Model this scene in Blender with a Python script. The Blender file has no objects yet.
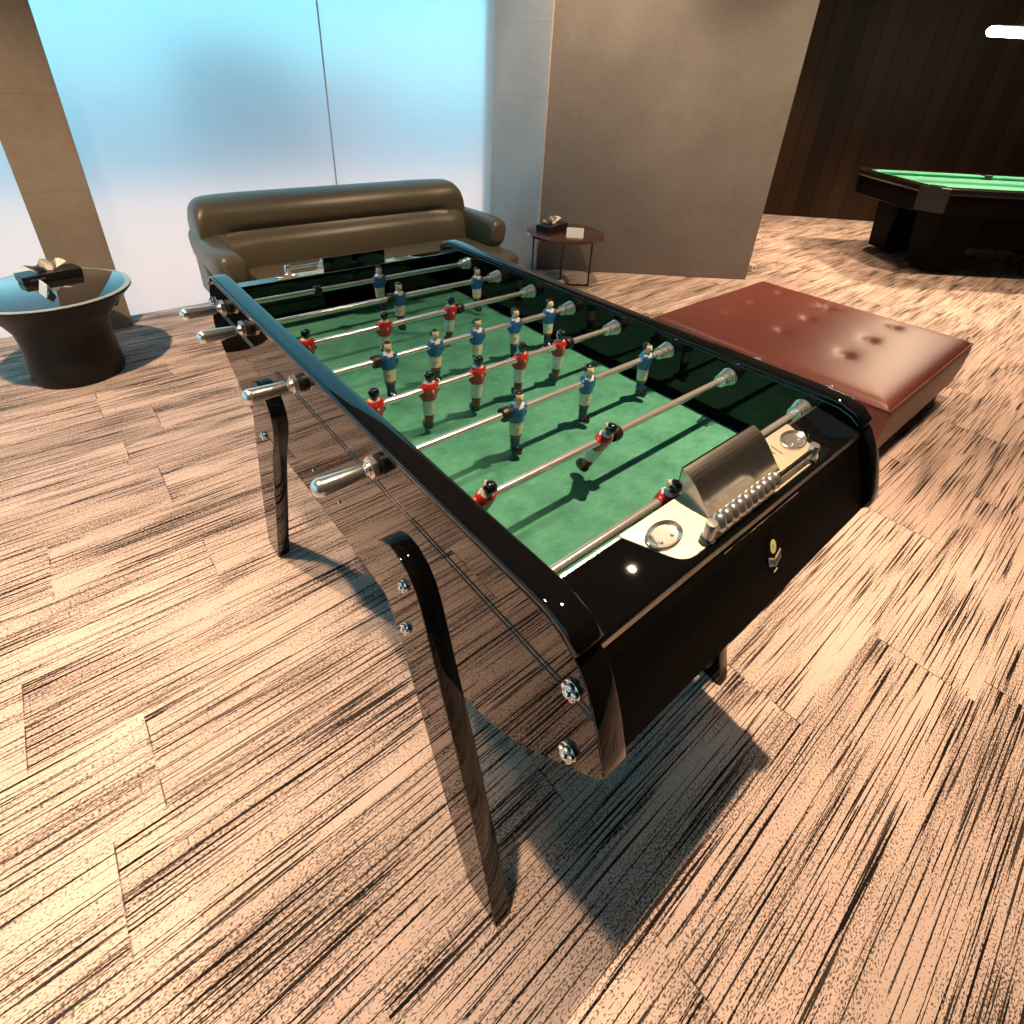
import bpy, bmesh, math, random
from math import sin, cos, pi, radians, sqrt, atan2, exp
from mathutils import Vector, Matrix
random.seed(7)
SC = bpy.context.scene
COL = SC.collection

# ------------------------------------------------------------------ materials
def new_mat(name):
    m = bpy.data.materials.new(name); m.use_nodes = True
    nt = m.node_tree; b = nt.nodes['Principled BSDF']
    return m, nt, b
def simple(name, col, rough=.5, metal=0, coat=0, spec=None, bump=None):
    m, nt, b = new_mat(name)
    b.inputs['Base Color'].default_value = (*col, 1)
    b.inputs['Roughness'].default_value = rough
    b.inputs['Metallic'].default_value = metal
    if coat: b.inputs['Coat Weight'].default_value = coat; b.inputs['Coat Roughness'].default_value = .03
    if spec is not None: b.inputs['Specular IOR Level'].default_value = spec
    # gentle procedural variation so that nothing is one flat value
    tc = nt.nodes.new('ShaderNodeTexCoord'); n = nt.nodes.new('ShaderNodeTexNoise')
    n.inputs['Scale'].default_value = bump[0] if bump else 40
    n.inputs['Detail'].default_value = 4
    nt.links.new(tc.outputs['Object'], n.inputs['Vector'])
    mix = nt.nodes.new('ShaderNodeMix'); mix.data_type = 'RGBA'
    mix.inputs[6].default_value = (*[c*.88 for c in col], 1); mix.inputs[7].default_value = (*[min(1, c*1.1) for c in col], 1)
    nt.links.new(n.outputs['Fac'], mix.inputs[0]); nt.links.new(mix.outputs[2], b.inputs['Base Color'])
    if bump:
        bp = nt.nodes.new('ShaderNodeBump'); bp.inputs['Strength'].default_value = bump[1]; bp.inputs['Distance'].default_value = bump[2]
        nt.links.new(n.outputs['Fac'], bp.inputs['Height']); nt.links.new(bp.outputs['Normal'], b.inputs['Normal'])
    return m
def math_node(nt, op, a, b=None, c=None):
    n = nt.nodes.new('ShaderNodeMath'); n.operation = op
    for i, v in enumerate((a, b, c)):
        if v is None: continue
        if isinstance(v, (int, float)): n.inputs[i].default_value = v
        else: nt.links.new(v, n.inputs[i])
    return n.outputs[0]
def ramp(nt, fac, stops):
    r = nt.nodes.new('ShaderNodeValToRGB'); e = r.color_ramp.elements
    while len(e) < len(stops): e.new(.5)
    for el, (p, c) in zip(e, stops): el.position = p; el.color = (*c, 1)
    nt.links.new(fac, r.inputs[0]); return r.outputs[0]
def noise(nt, vec, scale, detail=3, rough=.5):
    n = nt.nodes.new('ShaderNodeTexNoise'); n.inputs['Scale'].default_value = scale
    n.inputs['Detail'].default_value = detail; n.inputs['Roughness'].default_value = rough
    nt.links.new(vec, n.inputs['Vector']); return n.outputs['Fac']
def mapping(nt, vec, scale=(1, 1, 1), rot=(0, 0, 0), loc=(0, 0, 0)):
    m = nt.nodes.new('ShaderNodeMapping'); m.inputs['Scale'].default_value = scale
    m.inputs['Rotation'].default_value = rot; m.inputs['Location'].default_value = loc
    nt.links.new(vec, m.inputs['Vector']); return m.outputs['Vector']

def carpet_material():
    m, nt, b = new_mat('carpet_planks')
    L = nt.links
    tc = nt.nodes.new('ShaderNodeTexCoord'); P = tc.outputs['Object']
    sep = nt.nodes.new('ShaderNodeSeparateXYZ'); L.new(P, sep.inputs[0])
    x, y = sep.outputs[0], sep.outputs[1]
    # planks 1.0 x 0.25 laid along x with staggered ends
    row = math_node(nt, 'FLOOR', math_node(nt, 'DIVIDE', math_node(nt, 'ADD', y, .223), .25))
    wn = nt.nodes.new('ShaderNodeTexWhiteNoise'); wn.noise_dimensions = '1D'; L.new(row, wn.inputs['W'])
    xs = math_node(nt, 'ADD', x, wn.outputs['Value'])
    col = math_node(nt, 'FLOOR', xs)
    cmb = nt.nodes.new('ShaderNodeCombineXYZ'); L.new(col, cmb.inputs[0]); L.new(row, cmb.inputs[1])
    wn2 = nt.nodes.new('ShaderNodeTexWhiteNoise'); wn2.noise_dimensions = '2D'; L.new(cmb.outputs[0], wn2.inputs['Vector'])
    tile = wn2.outputs['Value']
    off = nt.nodes.new('ShaderNodeCombineXYZ')
    L.new(math_node(nt, 'MULTIPLY', tile, 37.0), off.inputs[0]); L.new(math_node(nt, 'MULTIPLY', tile, 11.0), off.inputs[1])
    add = nt.nodes.new('ShaderNodeVectorMath'); add.operation = 'ADD'; L.new(P, add.inputs[0]); L.new(off.outputs[0], add.inputs[1])
    V = add.outputs[0]
    # long thin dark streaks over a beige loop pile with dark flecks
    s1 = noise(nt, mapping(nt, V, (1.9, 150, 1)), 1.0, 2, .6)
    s2 = noise(nt, mapping(nt, V, (2.6, 210, 1)), 1.0, 1, .5)
    patch = noise(nt, mapping(nt, V, (2.0, 13, 1)), 1.0, 2, .5)
    wob = noise(nt, mapping(nt, P, (170, 170, 1)), 1.0, 1, .5)
    fine = noise(nt, mapping(nt, P, (170, 380, 1)), 1.0, 1, .6)
    def sstep(v, lo, hi):
        r = nt.nodes.new('ShaderNodeMapRange'); r.interpolation_type = 'SMOOTHSTEP'
        r.inputs['From Min'].default_value = lo; r.inputs['From Max'].default_value = hi
        L.new(v, r.inputs['Value']); return r.outputs['Result']
    pm = math_node(nt, 'SUBTRACT', patch, .5)
    wb = math_node(nt, 'MULTIPLY', math_node(nt, 'SUBTRACT', wob, .5), .10)
    l1 = sstep(math_node(nt, 'ADD', math_node(nt, 'ADD', s1, wb), math_node(nt, 'MULTIPLY', pm, .16)), .365, .405)
    l2 = sstep(math_node(nt, 'ADD', math_node(nt, 'ADD', s2, wb), math_node(nt, 'MULTIPLY', pm, .2)), .35, .41)
    fk = sstep(math_node(nt, 'ADD', fine, math_node(nt, 'MULTIPLY', pm, .45)), .36, .45)
    ln = math_node(nt, 'MULTIPLY', l1, math_node(nt, 'ADD', .25, math_node(nt, 'MULTIPLY', l2, .75)))
    st = math_node(nt, 'MULTIPLY', ln, math_node(nt, 'ADD', .44, math_node(nt, 'MULTIPLY', fk, .56)))
    c = ramp(nt, st, [(0, (.016, .012, .011)), (.3, (.075, .058, .050)), (.6, (.36, .275, .24)), (1, (.76, .575, .50))])
    # hairline gaps at the plank ends and edges
    fx = math_node(nt, 'FRACT', xs); fy = math_node(nt, 'FRACT', math_node(nt, 'DIVIDE', math_node(nt, 'ADD', y, .223), .25))
    g1 = math_node(nt, 'LESS_THAN', fx, .003); g2 = math_node(nt, 'LESS_THAN', fy, .008)
    g = math_node(nt, 'MULTIPLY', math_node(nt, 'MAXIMUM', g1, math_node(nt, 'MULTIPLY', g2, .3)), sstep(noise(nt, mapping(nt, P, (9, 9, 1)), 1, 1), .42, .55))
    mix = nt.nodes.new('ShaderNodeMix'); mix.data_type = 'RGBA'; mix.inputs[7].default_value = (.05, .04, .035, 1)
    L.new(math_node(nt, 'MULTIPLY', g, .8), mix.inputs[0]); L.new(c, mix.inputs[6])
    # slight tint per plank
    hs = nt.nodes.new('ShaderNodeHueSaturation'); L.new(mix.outputs[2], hs.inputs['Color'])
    L.new(math_node(nt, 'ADD', .9, math_node(nt, 'MULTIPLY', tile, .2)), hs.inputs['Value'])
    L.new(hs.outputs[0], b.inputs['Base Color'])
    b.inputs['Roughness'].default_value = .95; b.inputs['Specular IOR Level'].default_value = .1
    bp = nt.nodes.new('ShaderNodeBump'); bp.inputs['Strength'].default_value = .8; bp.inputs['Distance'].default_value = .004
    L.new(st, bp.inputs['Height']); L.new(bp.outputs[0], b.inputs['Normal'])
    return m
def concrete_material(name, c1, c2, joints=None):
    m, nt, b = new_mat(name)
    tc = nt.nodes.new('ShaderNodeTexCoord'); P = tc.outputs['Object']
    n1 = noise(nt, P, 2.2, 6, .6); n2 = noise(nt, P, 30, 4, .6)
    f = math_node(nt, 'ADD', math_node(nt, 'MULTIPLY', n1, .75), math_node(nt, 'MULTIPLY', n2, .25))
    c = ramp(nt, f, [(.3, c1), (.7, c2)])
    if joints:
        sep = nt.nodes.new('ShaderNodeSeparateXYZ'); nt.links.new(P, sep.inputs[0])
        fz = math_node(nt, 'FRACT', math_node(nt, 'DIVIDE', math_node(nt, 'ADD', sep.outputs[2], joints[1]), joints[0]))
        j = math_node(nt, 'LESS_THAN', fz, .012)
        mix = nt.nodes.new('ShaderNodeMix'); mix.data_type = 'RGBA'; mix.inputs[7].default_value = (*[v*.45 for v in c1], 1)
        nt.links.new(math_node(nt, 'MULTIPLY', j, .25), mix.inputs[0]); nt.links.new(c, mix.inputs[6]); c = mix.outputs[2]
    nt.links.new(c, b.inputs['Base Color'])
    b.inputs['Roughness'].default_value = .75
    bp = nt.nodes.new('ShaderNodeBump'); bp.inputs['Strength'].default_value = .25; bp.inputs['Distance'].default_value = .01
    nt.links.new(f, bp.inputs['Height']); nt.links.new(bp.outputs[0], b.inputs['Normal'])
    return m
def wood_wall_material():
    m, nt, b = new_mat('dark_wood_boards')
    tc = nt.nodes.new('ShaderNodeTexCoord'); P = tc.outputs['Object']
    sep = nt.nodes.new('ShaderNodeSeparateXYZ'); nt.links.new(P, sep.inputs[0])
    u = math_node(nt, 'DIVIDE', sep.outputs[0], .19)
    idx = math_node(nt, 'FLOOR', u)
    wn = nt.nodes.new('ShaderNodeTexWhiteNoise'); wn.noise_dimensions = '1D'; nt.links.new(idx, wn.inputs['W'])
    g = noise(nt, mapping(nt, P, (30, 1, 1.2)), 1, 4, .6)
    f = math_node(nt, 'ADD', math_node(nt, 'MULTIPLY', wn.outputs['Value'], .6), math_node(nt, 'MULTIPLY', g, .4))
    c = ramp(nt, f, [(.15, (.016, .008, .004)), (.5, (.026, .013, .006)), (.85, (.040, .020, .010))])
    fr = math_node(nt, 'FRACT', u); gap = math_node(nt, 'LESS_THAN', fr, .05)
    mix = nt.nodes.new('ShaderNodeMix'); mix.data_type = 'RGBA'; mix.inputs[7].default_value = (.006, .004, .003, 1)
    nt.links.new(gap, mix.inputs[0]); nt.links.new(c, mix.inputs[6]); nt.links.new(mix.outputs[2], b.inputs['Base Color'])
    b.inputs['Roughness'].default_value = .6; b.inputs['Specular IOR Level'].default_value = .2
    bp = nt.nodes.new('ShaderNodeBump'); bp.inputs['Strength'].default_value = .6; bp.inputs['Distance'].default_value = .008; bp.invert = True
    nt.links.new(gap, bp.inputs['Height']); nt.links.new(bp.outputs[0], b.inputs['Normal'])
    return m
def frosted_material():
    m, nt, b = new_mat('frosted_glass')
    out = nt.nodes['Material Output']
    b.inputs['Base Color'].default_value = (.97, .99, 1, 1); b.inputs['Transmission Weight'].default_value = 1
    b.inputs['Roughness'].default_value = .36; b.inputs['IOR'].default_value = 1.3
    tr = nt.nodes.new('ShaderNodeBsdfTranslucent'); tr.inputs['Color'].default_value = (.95, .95, .95, 1)
    df = nt.nodes.new('ShaderNodeBsdfDiffuse'); df.inputs['Color'].default_value = (.8, .8, .8, 1)
    m1 = nt.nodes.new('ShaderNodeMixShader'); m1.inputs[0].default_value = .27
    nt.links.new(b.outputs[0], m1.inputs[1]); nt.links.new(tr.outputs[0], m1.inputs[2])
    m2 = nt.nodes.new('ShaderNodeMixShader'); m2.inputs[0].default_value = .10
    nt.links.new(m1.outputs[0], m2.inputs[1]); nt.links.new(df.outputs[0], m2.inputs[2])
    nt.links.new(m2.outputs[0], out.inputs['Surface'])
    return m
def felt_material():
    m, nt, b = new_mat('green_playing_surface')
    tc = nt.nodes.new('ShaderNodeTexCoord'); P = tc.outputs['Object']
    f = math_node(nt, 'ADD', math_node(nt, 'MULTIPLY', noise(nt, P, 16, 6, .65), .7), math_node(nt, 'MULTIPLY', noise(nt, mapping(nt, P, (1, 2.5, 1), (0, 0, .5)), 45, 3, .6), .3))
    c = ramp(nt, f, [(.35, (.042, .185, .125)), (.52, (.068, .275, .185)), (.68, (.10, .35, .24))])
    nt.links.new(c, b.inputs['Base Color']); b.inputs['Roughness'].default_value = .6; b.inputs['Specular IOR Level'].default_value = .25
    return m
def gloss_black_material(name, grooves=False):
    m, nt, b = new_mat(name)
    b.inputs['Base Color'].default_value = (.004, .004, .0045, 1)
    b.inputs['Roughness'].default_value = .06; b.inputs['IOR'].default_value = 1.47
    tc = nt.nodes.new('ShaderNodeTexCoord'); P = tc.outputs['Object']
    n = noise(nt, P, 60, 2)
    nt.links.new(math_node(nt, 'ADD', .008, math_node(nt, 'MULTIPLY', n, .016)), b.inputs['Roughness'])
    if grooves:
        sep = nt.nodes.new('ShaderNodeSeparateXYZ'); nt.links.new(P, sep.inputs[0])
        d1 = math_node(nt, 'ABSOLUTE', math_node(nt, 'SUBTRACT', sep.outputs[2], .7845))
        d2 = math_node(nt, 'ABSOLUTE', math_node(nt, 'SUBTRACT', sep.outputs[2], .7755))
        d = math_node(nt, 'MINIMUM', d1, d2)
        d = math_node(nt, 'ADD', d, math_node(nt, 'LESS_THAN', math_node(nt, 'ABSOLUTE', sep.outputs[0]), .3648))
        h = math_node(nt, 'MINIMUM', math_node(nt, 'DIVIDE', d, .0022), 1.0)
        bp = nt.nodes.new('ShaderNodeBump'); bp.inputs['Strength'].default_value = 1; bp.inputs['Distance'].default_value = .002
        nt.links.new(h, bp.inputs['Height']); nt.links.new(bp.outputs[0], b.inputs['Normal'])
    return m
def leather(name, col, rough, scale=160, st=.12):
    return simple(name, col, rough, bump=(scale, st, .002))

M = {}
M['carpet'] = carpet_material()
M['concrete'] = concrete_material('grey_concrete', (.17, .16, .15), (.25, .235, .22))
M['concrete_warm'] = concrete_material('brown_grey_concrete', (.22, .175, .13), (.36, .295, .225), (.42, .1))
M['wood'] = wood_wall_material()
M['frost'] = frosted_material()
M['felt'] = felt_material()
M['black'] = gloss_black_material('gloss_black_lacquer')
M['black_groove'] = gloss_black_material('gloss_black_lacquer_grooved', True)
M['satin_black'] = simple('satin_black_panel', (.003, .003, .003), .45, spec=.03)
M['rod'] = simple('bright_rod_steel', (.86, .85, .82), .2, .78)
M['chrome'] = simple('polished_chrome', (.86, .85, .83), .08, 1)
M['steel'] = simple('brushed_steel', (.85, .82, .77), .24, 1)
M['silver'] = simple('silver_plate', (.66, .59, .46), .42, .7)
M['nut'] = simple('nickel_nut', (.82, .81, .79), .24, .92)
M['rubber'] = simple('black_rubber', (.012, .012, .013), .4)
M['darkgreen'] = simple('dark_green_edge', (.035, .10, .06), .5)
M['red'] = simple('red_paint', (.62, .018, .02), .3, coat=.6)
M['darkred'] = simple('dark_red_paint', (.25, .012, .014), .3, coat=.6)
M['blue'] = simple('blue_paint', (.025, .14, .40), .3, coat=.6)
M['navy'] = simple('navy_paint', (.01, .03, .10), .3, coat=.6)
M['white_paint'] = simple('white_paint', (.82, .82, .79), .35, coat=.4)
M['cream_paint'] = simple('cream_paint', (.85, .76, .58), .35, coat=.4)
M['skin'] = simple('painted_skin', (.86, .66, .42), .35, coat=.4)
M['hair'] = simple('black_hair_paint', (.008, .008, .009), .2, coat=.8)
M['brown_paint'] = simple('brown_paint', (.22, .08, .03), .4)
M['yellow'] = simple('emblem_yellow', (.85, .75, .25), .3)
M['emblem_grey'] = simple('emblem_grey', (.5, .5, .47), .35)
M['sofa'] = leather('olive_brown_leather', (.088, .077, .050), .38, 220, .08)
M['maroon'] = leather('maroon_leather', (.15, .036, .026), .42, 260, .06)
M['plinth'] = simple('black_plinth', (.015, .014, .013), .5)
M['table_black'] = simple('satin_black', (.006, .0055, .005), .40, spec=.3)
M['dark_glass'] = simple('dark_glass', (.02, .018, .015), .03, coat=1)
M['rim_glass'] = simple('glass_edge', (.35, .38, .36), .15)
M['walnut'] = simple('dark_red_wood', (.055, .018, .016), .25, coat=.5)
M['black_metal'] = simple('black_metal', (.02, .02, .02), .35, .6)
M['card'] = simple('white_card', (.85, .84, .80), .6)
M['tissue'] = simple('white_tissue', (.85, .80, .70), .8)
M['box_black'] = simple('black_leatherette', (.012, .012, .013), .38)
M['ink'] = simple('grey_print', (.16, .16, .16), .5)
M['pool_cloth'] = simple('green_cloth', (.10, .42, .26), .8)
M['pool_black'] = simple('black_pool_body', (.003, .0025, .0025), .5, spec=.06)
M['pool_rail'] = simple('dark_pool_rail', (.012, .010, .009), .2, spec=.5)
M['pool_corner'] = simple('dark_metal_corner', (.018, .017, .016), .4, .3)
M['ceiling'] = simple('grey_ceiling', (.17, .17, .17), .9)
M['dark_wall'] = simple('dark_brown_wall', (.03, .022, .018), .7)
M['plaster'] = simple('dark_plaster', (.12, .10, .085), .8)
M['white_plastic'] = simple('white_plastic', (.8, .78, .74), .4)
M['terrace'] = simple('pale_terrace_stone', (.50, .275, .20), .9, bump=(12, .2, .01))
M['water'] = simple('pale_cyan_water', (.008, .08, .155), .6)
M['facade_blue'] = simple('blue_grey_facade', (.02, .10, .20), .8)
M['facade_pink'] = simple('pink_facade', (.50, .30, .40), .8)
M['seam'] = simple('window_seam', (.5, .55, .6), .4)
def emission(name, col, strength):
    m, nt, b = new_mat(name)
    b.inputs['Base Color'].default_value = (0.8, .8, .8, 1)
    b.inputs['Emission Color'].default_value = (*col, 1); b.inputs['Emission Strength'].default_value = strength
    return m
M['lamp'] = emission('lit_lamp_tube', (1, .93, .80), 30)

# ------------------------------------------------------------------ geometry helpers (world coordinates)
class G:
    """collects vertices / faces (with material slots) for ONE mesh object"""
    def __init__(s): s.v = []; s.f = []; s.m = []; s.sm = []
    def add(s, verts, faces, mi=0, smooth=True, fm=None):
        o = len(s.v); s.v += [tuple(p) for p in verts]
        for i, f in enumerate(faces):
            s.f.append(tuple(o+k for k in f)); s.m.append(fm[i] if fm else mi); s.sm.append(smooth)
        return s
    def box(s, a, b, mi=0, bev=0.0, rot=None, piv=None, seg=2):
        bm = bmesh.new(); bmesh.ops.create_cube(bm, size=1)
        c = [(a[i]+b[i])/2 for i in range(3)]; d = [abs(b[i]-a[i]) for i in range(3)]
        for v in bm.verts: v.co = Vector((v.co[i]*d[i]+c[i] for i in range(3)))
        if bev: bmesh.ops.bevel(bm, geom=bm.edges[:], offset=bev, segments=seg, affect='EDGES', profile=.5)
        s.from_bm(bm, mi, bev > 0, rot, piv); return s
    def from_bm(s, bm, mi=0, smooth=True, rot=None, piv=None, flat=None):
        bm.verts.index_update(); bm.normal_update(); vs = [v.co.copy() for v in bm.verts]
        fl = [max(abs(c) for c in f.normal) > .9999 if flat is None else abs(f.normal[flat]) > .9999 for f in bm.faces]
        if rot is not None:
            p = Vector(piv or (0, 0, 0)); vs = [rot @ (v-p)+p for v in vs]
        k0 = len(s.sm); s.add(vs, [[v.index for v in f.verts] for f in bm.faces], mi, smooth)
        for i, q in enumerate(fl):
            if q: s.sm[k0+i] = False
        bm.free()
    def prism(s, poly, axis, a, b, mi=0, bev=0.0, smooth=False):
        """poly: 2D points in the two other axes (order kept x,y,z), extruded along axis from a to b"""
        bm = bmesh.new()
        def P(q, t):
            c = list(q); c.insert(axis, t); return Vector(c)
        va = [bm.verts.new(P(q, a)) for q in poly]; vb = [bm.verts.new(P(q, b)) for q in poly]
        n = len(poly); bm.faces.new(va); bm.faces.new(vb[::-1])
        for i in range(n): bm.faces.new((va[i], vb[i], vb[(i+1) % n], va[(i+1) % n]))
        bmesh.ops.recalc_face_normals(bm, faces=bm.faces[:])
        if bev:
            es = [e for e in bm.edges if (e.verts[0] in va) == (e.verts[1] in va) and len({e.verts[0] in va, e.verts[1] in va}) == 1]
            bmesh.ops.bevel(bm, geom=es, offset=bev, segments=2, affect='EDGES', profile=.5)
        s.from_bm(bm, mi, smooth or bev > 0, flat=axis); return s
    def loft(s, rings, mi=0, closed=True, caps=True, fm=None, smooth=True):
        n = len(rings[0]); vs = [p for r in rings for p in r]; fs = []; ms = []
        for i in range(len(rings)-1):
            for k in range(n if closed else n-1):
                k2 = (k+1) % n
                fs.append((i*n+k, i*n+k2, (i+1)*n+k2, (i+1)*n+k)); ms.append(fm(i, k) if fm else mi)
        if caps:
            fs.append(tuple(range(n))[::-1]); ms.append(fm(0, 0) if fm else mi)
            fs.append(tuple((len(rings)-1)*n+k for k in range(n))); ms.append(fm(len(rings)-2, 0) if fm else mi)
        s.add(vs, fs, mi, smooth, ms); return s
    def lathe(s, prof, c=(0, 0, 0), axis=2, seg=32, mi=0, fm=None, smooth=True):
        """prof: (radius, height along axis) from one end to the other"""
        rings = []
        for r, h in prof:
            r = max(r, 1e-5); ring = []
            for k in range(seg):
                a = 2*pi*k/seg; q = [r*cos(a), r*sin(a)]; q.insert(axis, h)
                ring.append((c[0]+q[0], c[1]+q[1], c[2]+q[2]))
            rings.append(ring)
        return s.loft(rings, mi, fm=fm, smooth=smooth)
    def tube(s, pts, r, seg=8, mi=0, closed=False):
        pts = [Vector(p) for p in pts]; n = len(pts); rings = []; up = None
        for i, p in enumerate(pts):
            if closed: t = pts[(i+1) % n]-pts[i-1]
            else: t = pts[min(i+1, n-1)]-pts[max(i-1, 0)]
            t.normalize()
            if up is None: up = t.orthogonal().normalized()
            up = (up-t*up.dot(t)); up.normalize(); w = t.cross(up)
            rr = r[i] if isinstance(r, (list, tuple)) else r
            rings.append([p+up*rr*cos(2*pi*k/seg)+w*rr*sin(2*pi*k/seg) for k in range(seg)])
        if closed: rings.append(rings[0]); return s.loft(rings, mi, caps=False)
        return s.loft(rings, mi)
    def ball(s, c, r, mi=0, sc=(1, 1, 1), u=14, v=8):
        return s.lathe([(r*sin(pi*i/v), -r*cos(pi*i/v)) for i in range(v+1)], (0, 0, 0), 2, u, mi) if False else s._ball(c, r, mi, sc, u, v)
    def _ball(s, c, r, mi, sc, u, v):
        rings = []
        for i in range(v+1):
            a = pi*i/v; rr = max(r*sin(a), 1e-5)
            rings.append([(c[0]+sc[0]*rr*cos(2*pi*k/u), c[1]+sc[1]*rr*sin(2*pi*k/u), c[2]-sc[2]*r*cos(a)) for k in range(u)])
        return s.loft(rings, mi)

def obj(name, g, mats, parent=None, origin=None, auto=35):
    """link one mesh; vertices are world coordinates, made local to `origin` (or the root's place)"""
    if origin is None: origin = wloc(parent) if parent else Vector((0, 0, 0))
    origin = Vector(origin)
    me = bpy.data.meshes.new(name)
    me.from_pydata([Vector(p)-origin for p in g.v], [], g.f)
    for mt in (mats if isinstance(mats, (list, tuple)) else [mats]): me.materials.append(mt)
    me.polygons.foreach_set('material_index', g.m); me.polygons.foreach_set('use_smooth', g.sm)
    bm = bmesh.new(); bm.from_mesh(me)
    bmesh.ops.recalc_face_normals(bm, faces=bm.faces[:])
    ang = radians(auto)
    for e in bm.edges:
        if len(e.link_faces) == 2 and e.calc_face_angle(0) > ang: e.smooth = False
    bm.to_mesh(me); bm.free(); me.update()
    o = bpy.data.objects.new(name, me); COL.objects.link(o)
    o.location = origin
    if parent: o.parent = parent; o.location = origin-wloc(parent)
    return o
def wloc(o):
    p = Vector((0, 0, 0))
    while o: p += o.location; o = o.parent
    return p
def tag(o, label, cat, group=None, kind=None):
    if label: o['label'] = label
    if cat: o['category'] = cat
    if group: o['group'] = group
    if kind: o['kind'] = kind
    return o
def thing(name, label, cat, loc, group=None):
    o = bpy.data.objects.new(name, None); o.empty_display_size = .1; COL.objects.link(o); o.location = loc
    return tag(o, label, cat, group)
def struct(name, g, mat, parent=None):
    o = obj(name, g, mat, parent)
    if not parent: o['kind'] = 'structure'
    return o

# ------------------------------------------------------------------ camera (solved from the photograph)
R = ((0.767, -0.639, 0.048), (-0.288, -0.411, -0.865), (0.573, 0.650, -0.499))
def orth(r):
    f = Vector(r[2]).normalized(); x = Vector(r[0]); x = (x-f*x.dot(f)).normalized(); return x, f.cross(x), f
RV = Vector((2.0112, -0.6963, 0.4668))          # rotation vector world -> camera (x right, y down, z forward)
Rm = Matrix.Rotation(RV.length, 3, RV.normalized())
rx, ry, rz = Rm[0], Rm[1], Rm[2]
cam = bpy.data.cameras.new('camera'); co = bpy.data.objects.new('camera', cam); COL.objects.link(co)
co.matrix_world = Matrix(((rx[0], -ry[0], -rz[0], -.6386), (rx[1], -ry[1], -rz[1], -.2989), (rx[2], -ry[2], -rz[2], 1.3174), (0, 0, 0, 1)))
cam.sensor_width = 36; cam.sensor_fit = 'HORIZONTAL'; cam.lens = 36*542.27/1024
cam.shift_x = -3.05/1024; cam.shift_y = (394.76-512)/1024; cam.clip_start = .02
SC.camera = co

# ------------------------------------------------------------------ the room
H = 2.9
WD = Vector((.7071, -.7071, 0)); W0 = Vector((6.20, 3.44, 0))       # dark wood wall
struct('floor', G().box((-3.6, -1.9, -.06), (14.2, 3.46, 0)), M['carpet'])
struct('ceiling', G().box((-3.6, -1.9, H), (14.2, 3.5, H+.1)), M['ceiling'])
struct('wall_left', G().box((-3.7, -1.9, 0), (-3.6, -1.2, H)), M['plaster'])
struct('window_4', G().box((-3.66, -1.2, 0), (-3.648, 3.46, H)), M['frost'])  # added unseen window, gives cool fill light from the left
struct('unseen_wall_front', G().box((-3.6, -1.95, 0), (14.2, -1.85, H)), M['dark_wall'])  # unseen wall, placed close and dark to keep the table's reflections dark
# wood wall: built along its own x axis so that the boards follow it
wl = 7.5
ow = struct('wall_right', G().box((-.35, 0, 0), (wl, .12, H)), M['wood'])
ow.location = W0; ow.rotation_euler = (0, 0, radians(-45))
struct('wall_back', G().box((2.30, 3.46, 0), (6.35, 3.6, H)), M['plaster'])
# concrete pillar (big, right of the window) and column (left)
E1 = (2.338, 2.905); E2 = (3.640, 1.778)
nb = Vector((.655, .756))*.74
poly = [(2.30, 3.46), E1, E2, (E2[0]+nb[0], E2[1]+nb[1]), (E1[0]+nb[0]*.72, 3.46)]
g = G().prism(poly, 2, 0, H, bev=.006)
struct('wall_pillar', g, M['concrete'])
M['concrete_window_lit'] = concrete_material('window_lit_concrete', (.42, .42, .42), (.58, .58, .57), (.445, .105))
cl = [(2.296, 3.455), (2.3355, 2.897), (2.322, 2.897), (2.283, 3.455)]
struct('pillar_lit_face', G().prism(cl, 2, 0, H, bev=.002), M['concrete_window_lit'])  # paler slab: window light on this pillar face put into its colour
struct('wall_column', G().box((-.69, 3.28, 0), (-.42, 3.46, H), bev=.004), M['concrete_warm'])
# frosted windows (panes with a seam between them)
for k, (xa, xb) in enumerate([(-3.6, -.555), (-.555, .952), (.956, 2.30)]):
    struct('window_%d' % (k+1), G().box((xa, 3.462, 0), (xb, 3.474, H)), M['frost'])
struct('trim_1', G().box((.950, 3.457, 0), (.958, 3.462, H)), M['seam'])
struct('trim_2', G().box((2.281, 3.452, 0), (2.30, 3.462, H)), M['seam'])
# outside, only ever seen through the frosted glass
struct('ground', G().box((-25, 3.476, -.3), (25, 9.2, -.2)), M['terrace'])
struct('ground', G().box((-25, -20, -.3), (-3.7, 3.476, -.2)), M['terrace'])
struct('ground', G().box((-80, 9.3, -4.2), (120, 150, -4)), M['water'])
tag(obj('building', G().box((2.2, 12, -4), (3.7, 14, 1.7)), M['facade_blue']), 'dim blue-grey building outside, a blur behind the frosted window left of its seam', 'building')
tag(obj('building', G().box((4.3, 12, -4), (6.0, 14, 1.35)), M['facade_pink']), 'pink building outside, a blur behind the frosted window right of its seam', 'building')

# ------------------------------------------------------------------ foosball table
YC = .555                                            # mirror plane of the two ends
def mir(pts): return [(2*YC-y, z) for y, z in pts][::-1]
T = thing('foosball_table', 'glossy black foosball table with green pitch, chrome rods and slanted black legs', 'foosball table', (0, YC, 0))
XO = .365
near_front = [(-.03, .856), (-.055, .855), (-.078, .848), (-.096, .836), (-.109, .824), (-.121, .807), (-.132, .785), (-.143, .758), (-.153, .727), (-.159, .708), (-.157, .698)]
near_bot = [(-.124, .664), (-.102, .642), (-.071, .613), (-.021, .571), (.025, .544), (.075, .526), (.16, .515), (.30, .515), (.42, .520), (YC, .523)]
half = near_front+near_bot
prof = half+mir(half[:-1])
for sx in (-1, 1):
    a, b = sx*.329, sx*XO
    obj('side_panel', G().prism(prof, 0, min(a, b), max(a, b), bev=.003), M['black_groove'], T)
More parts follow.
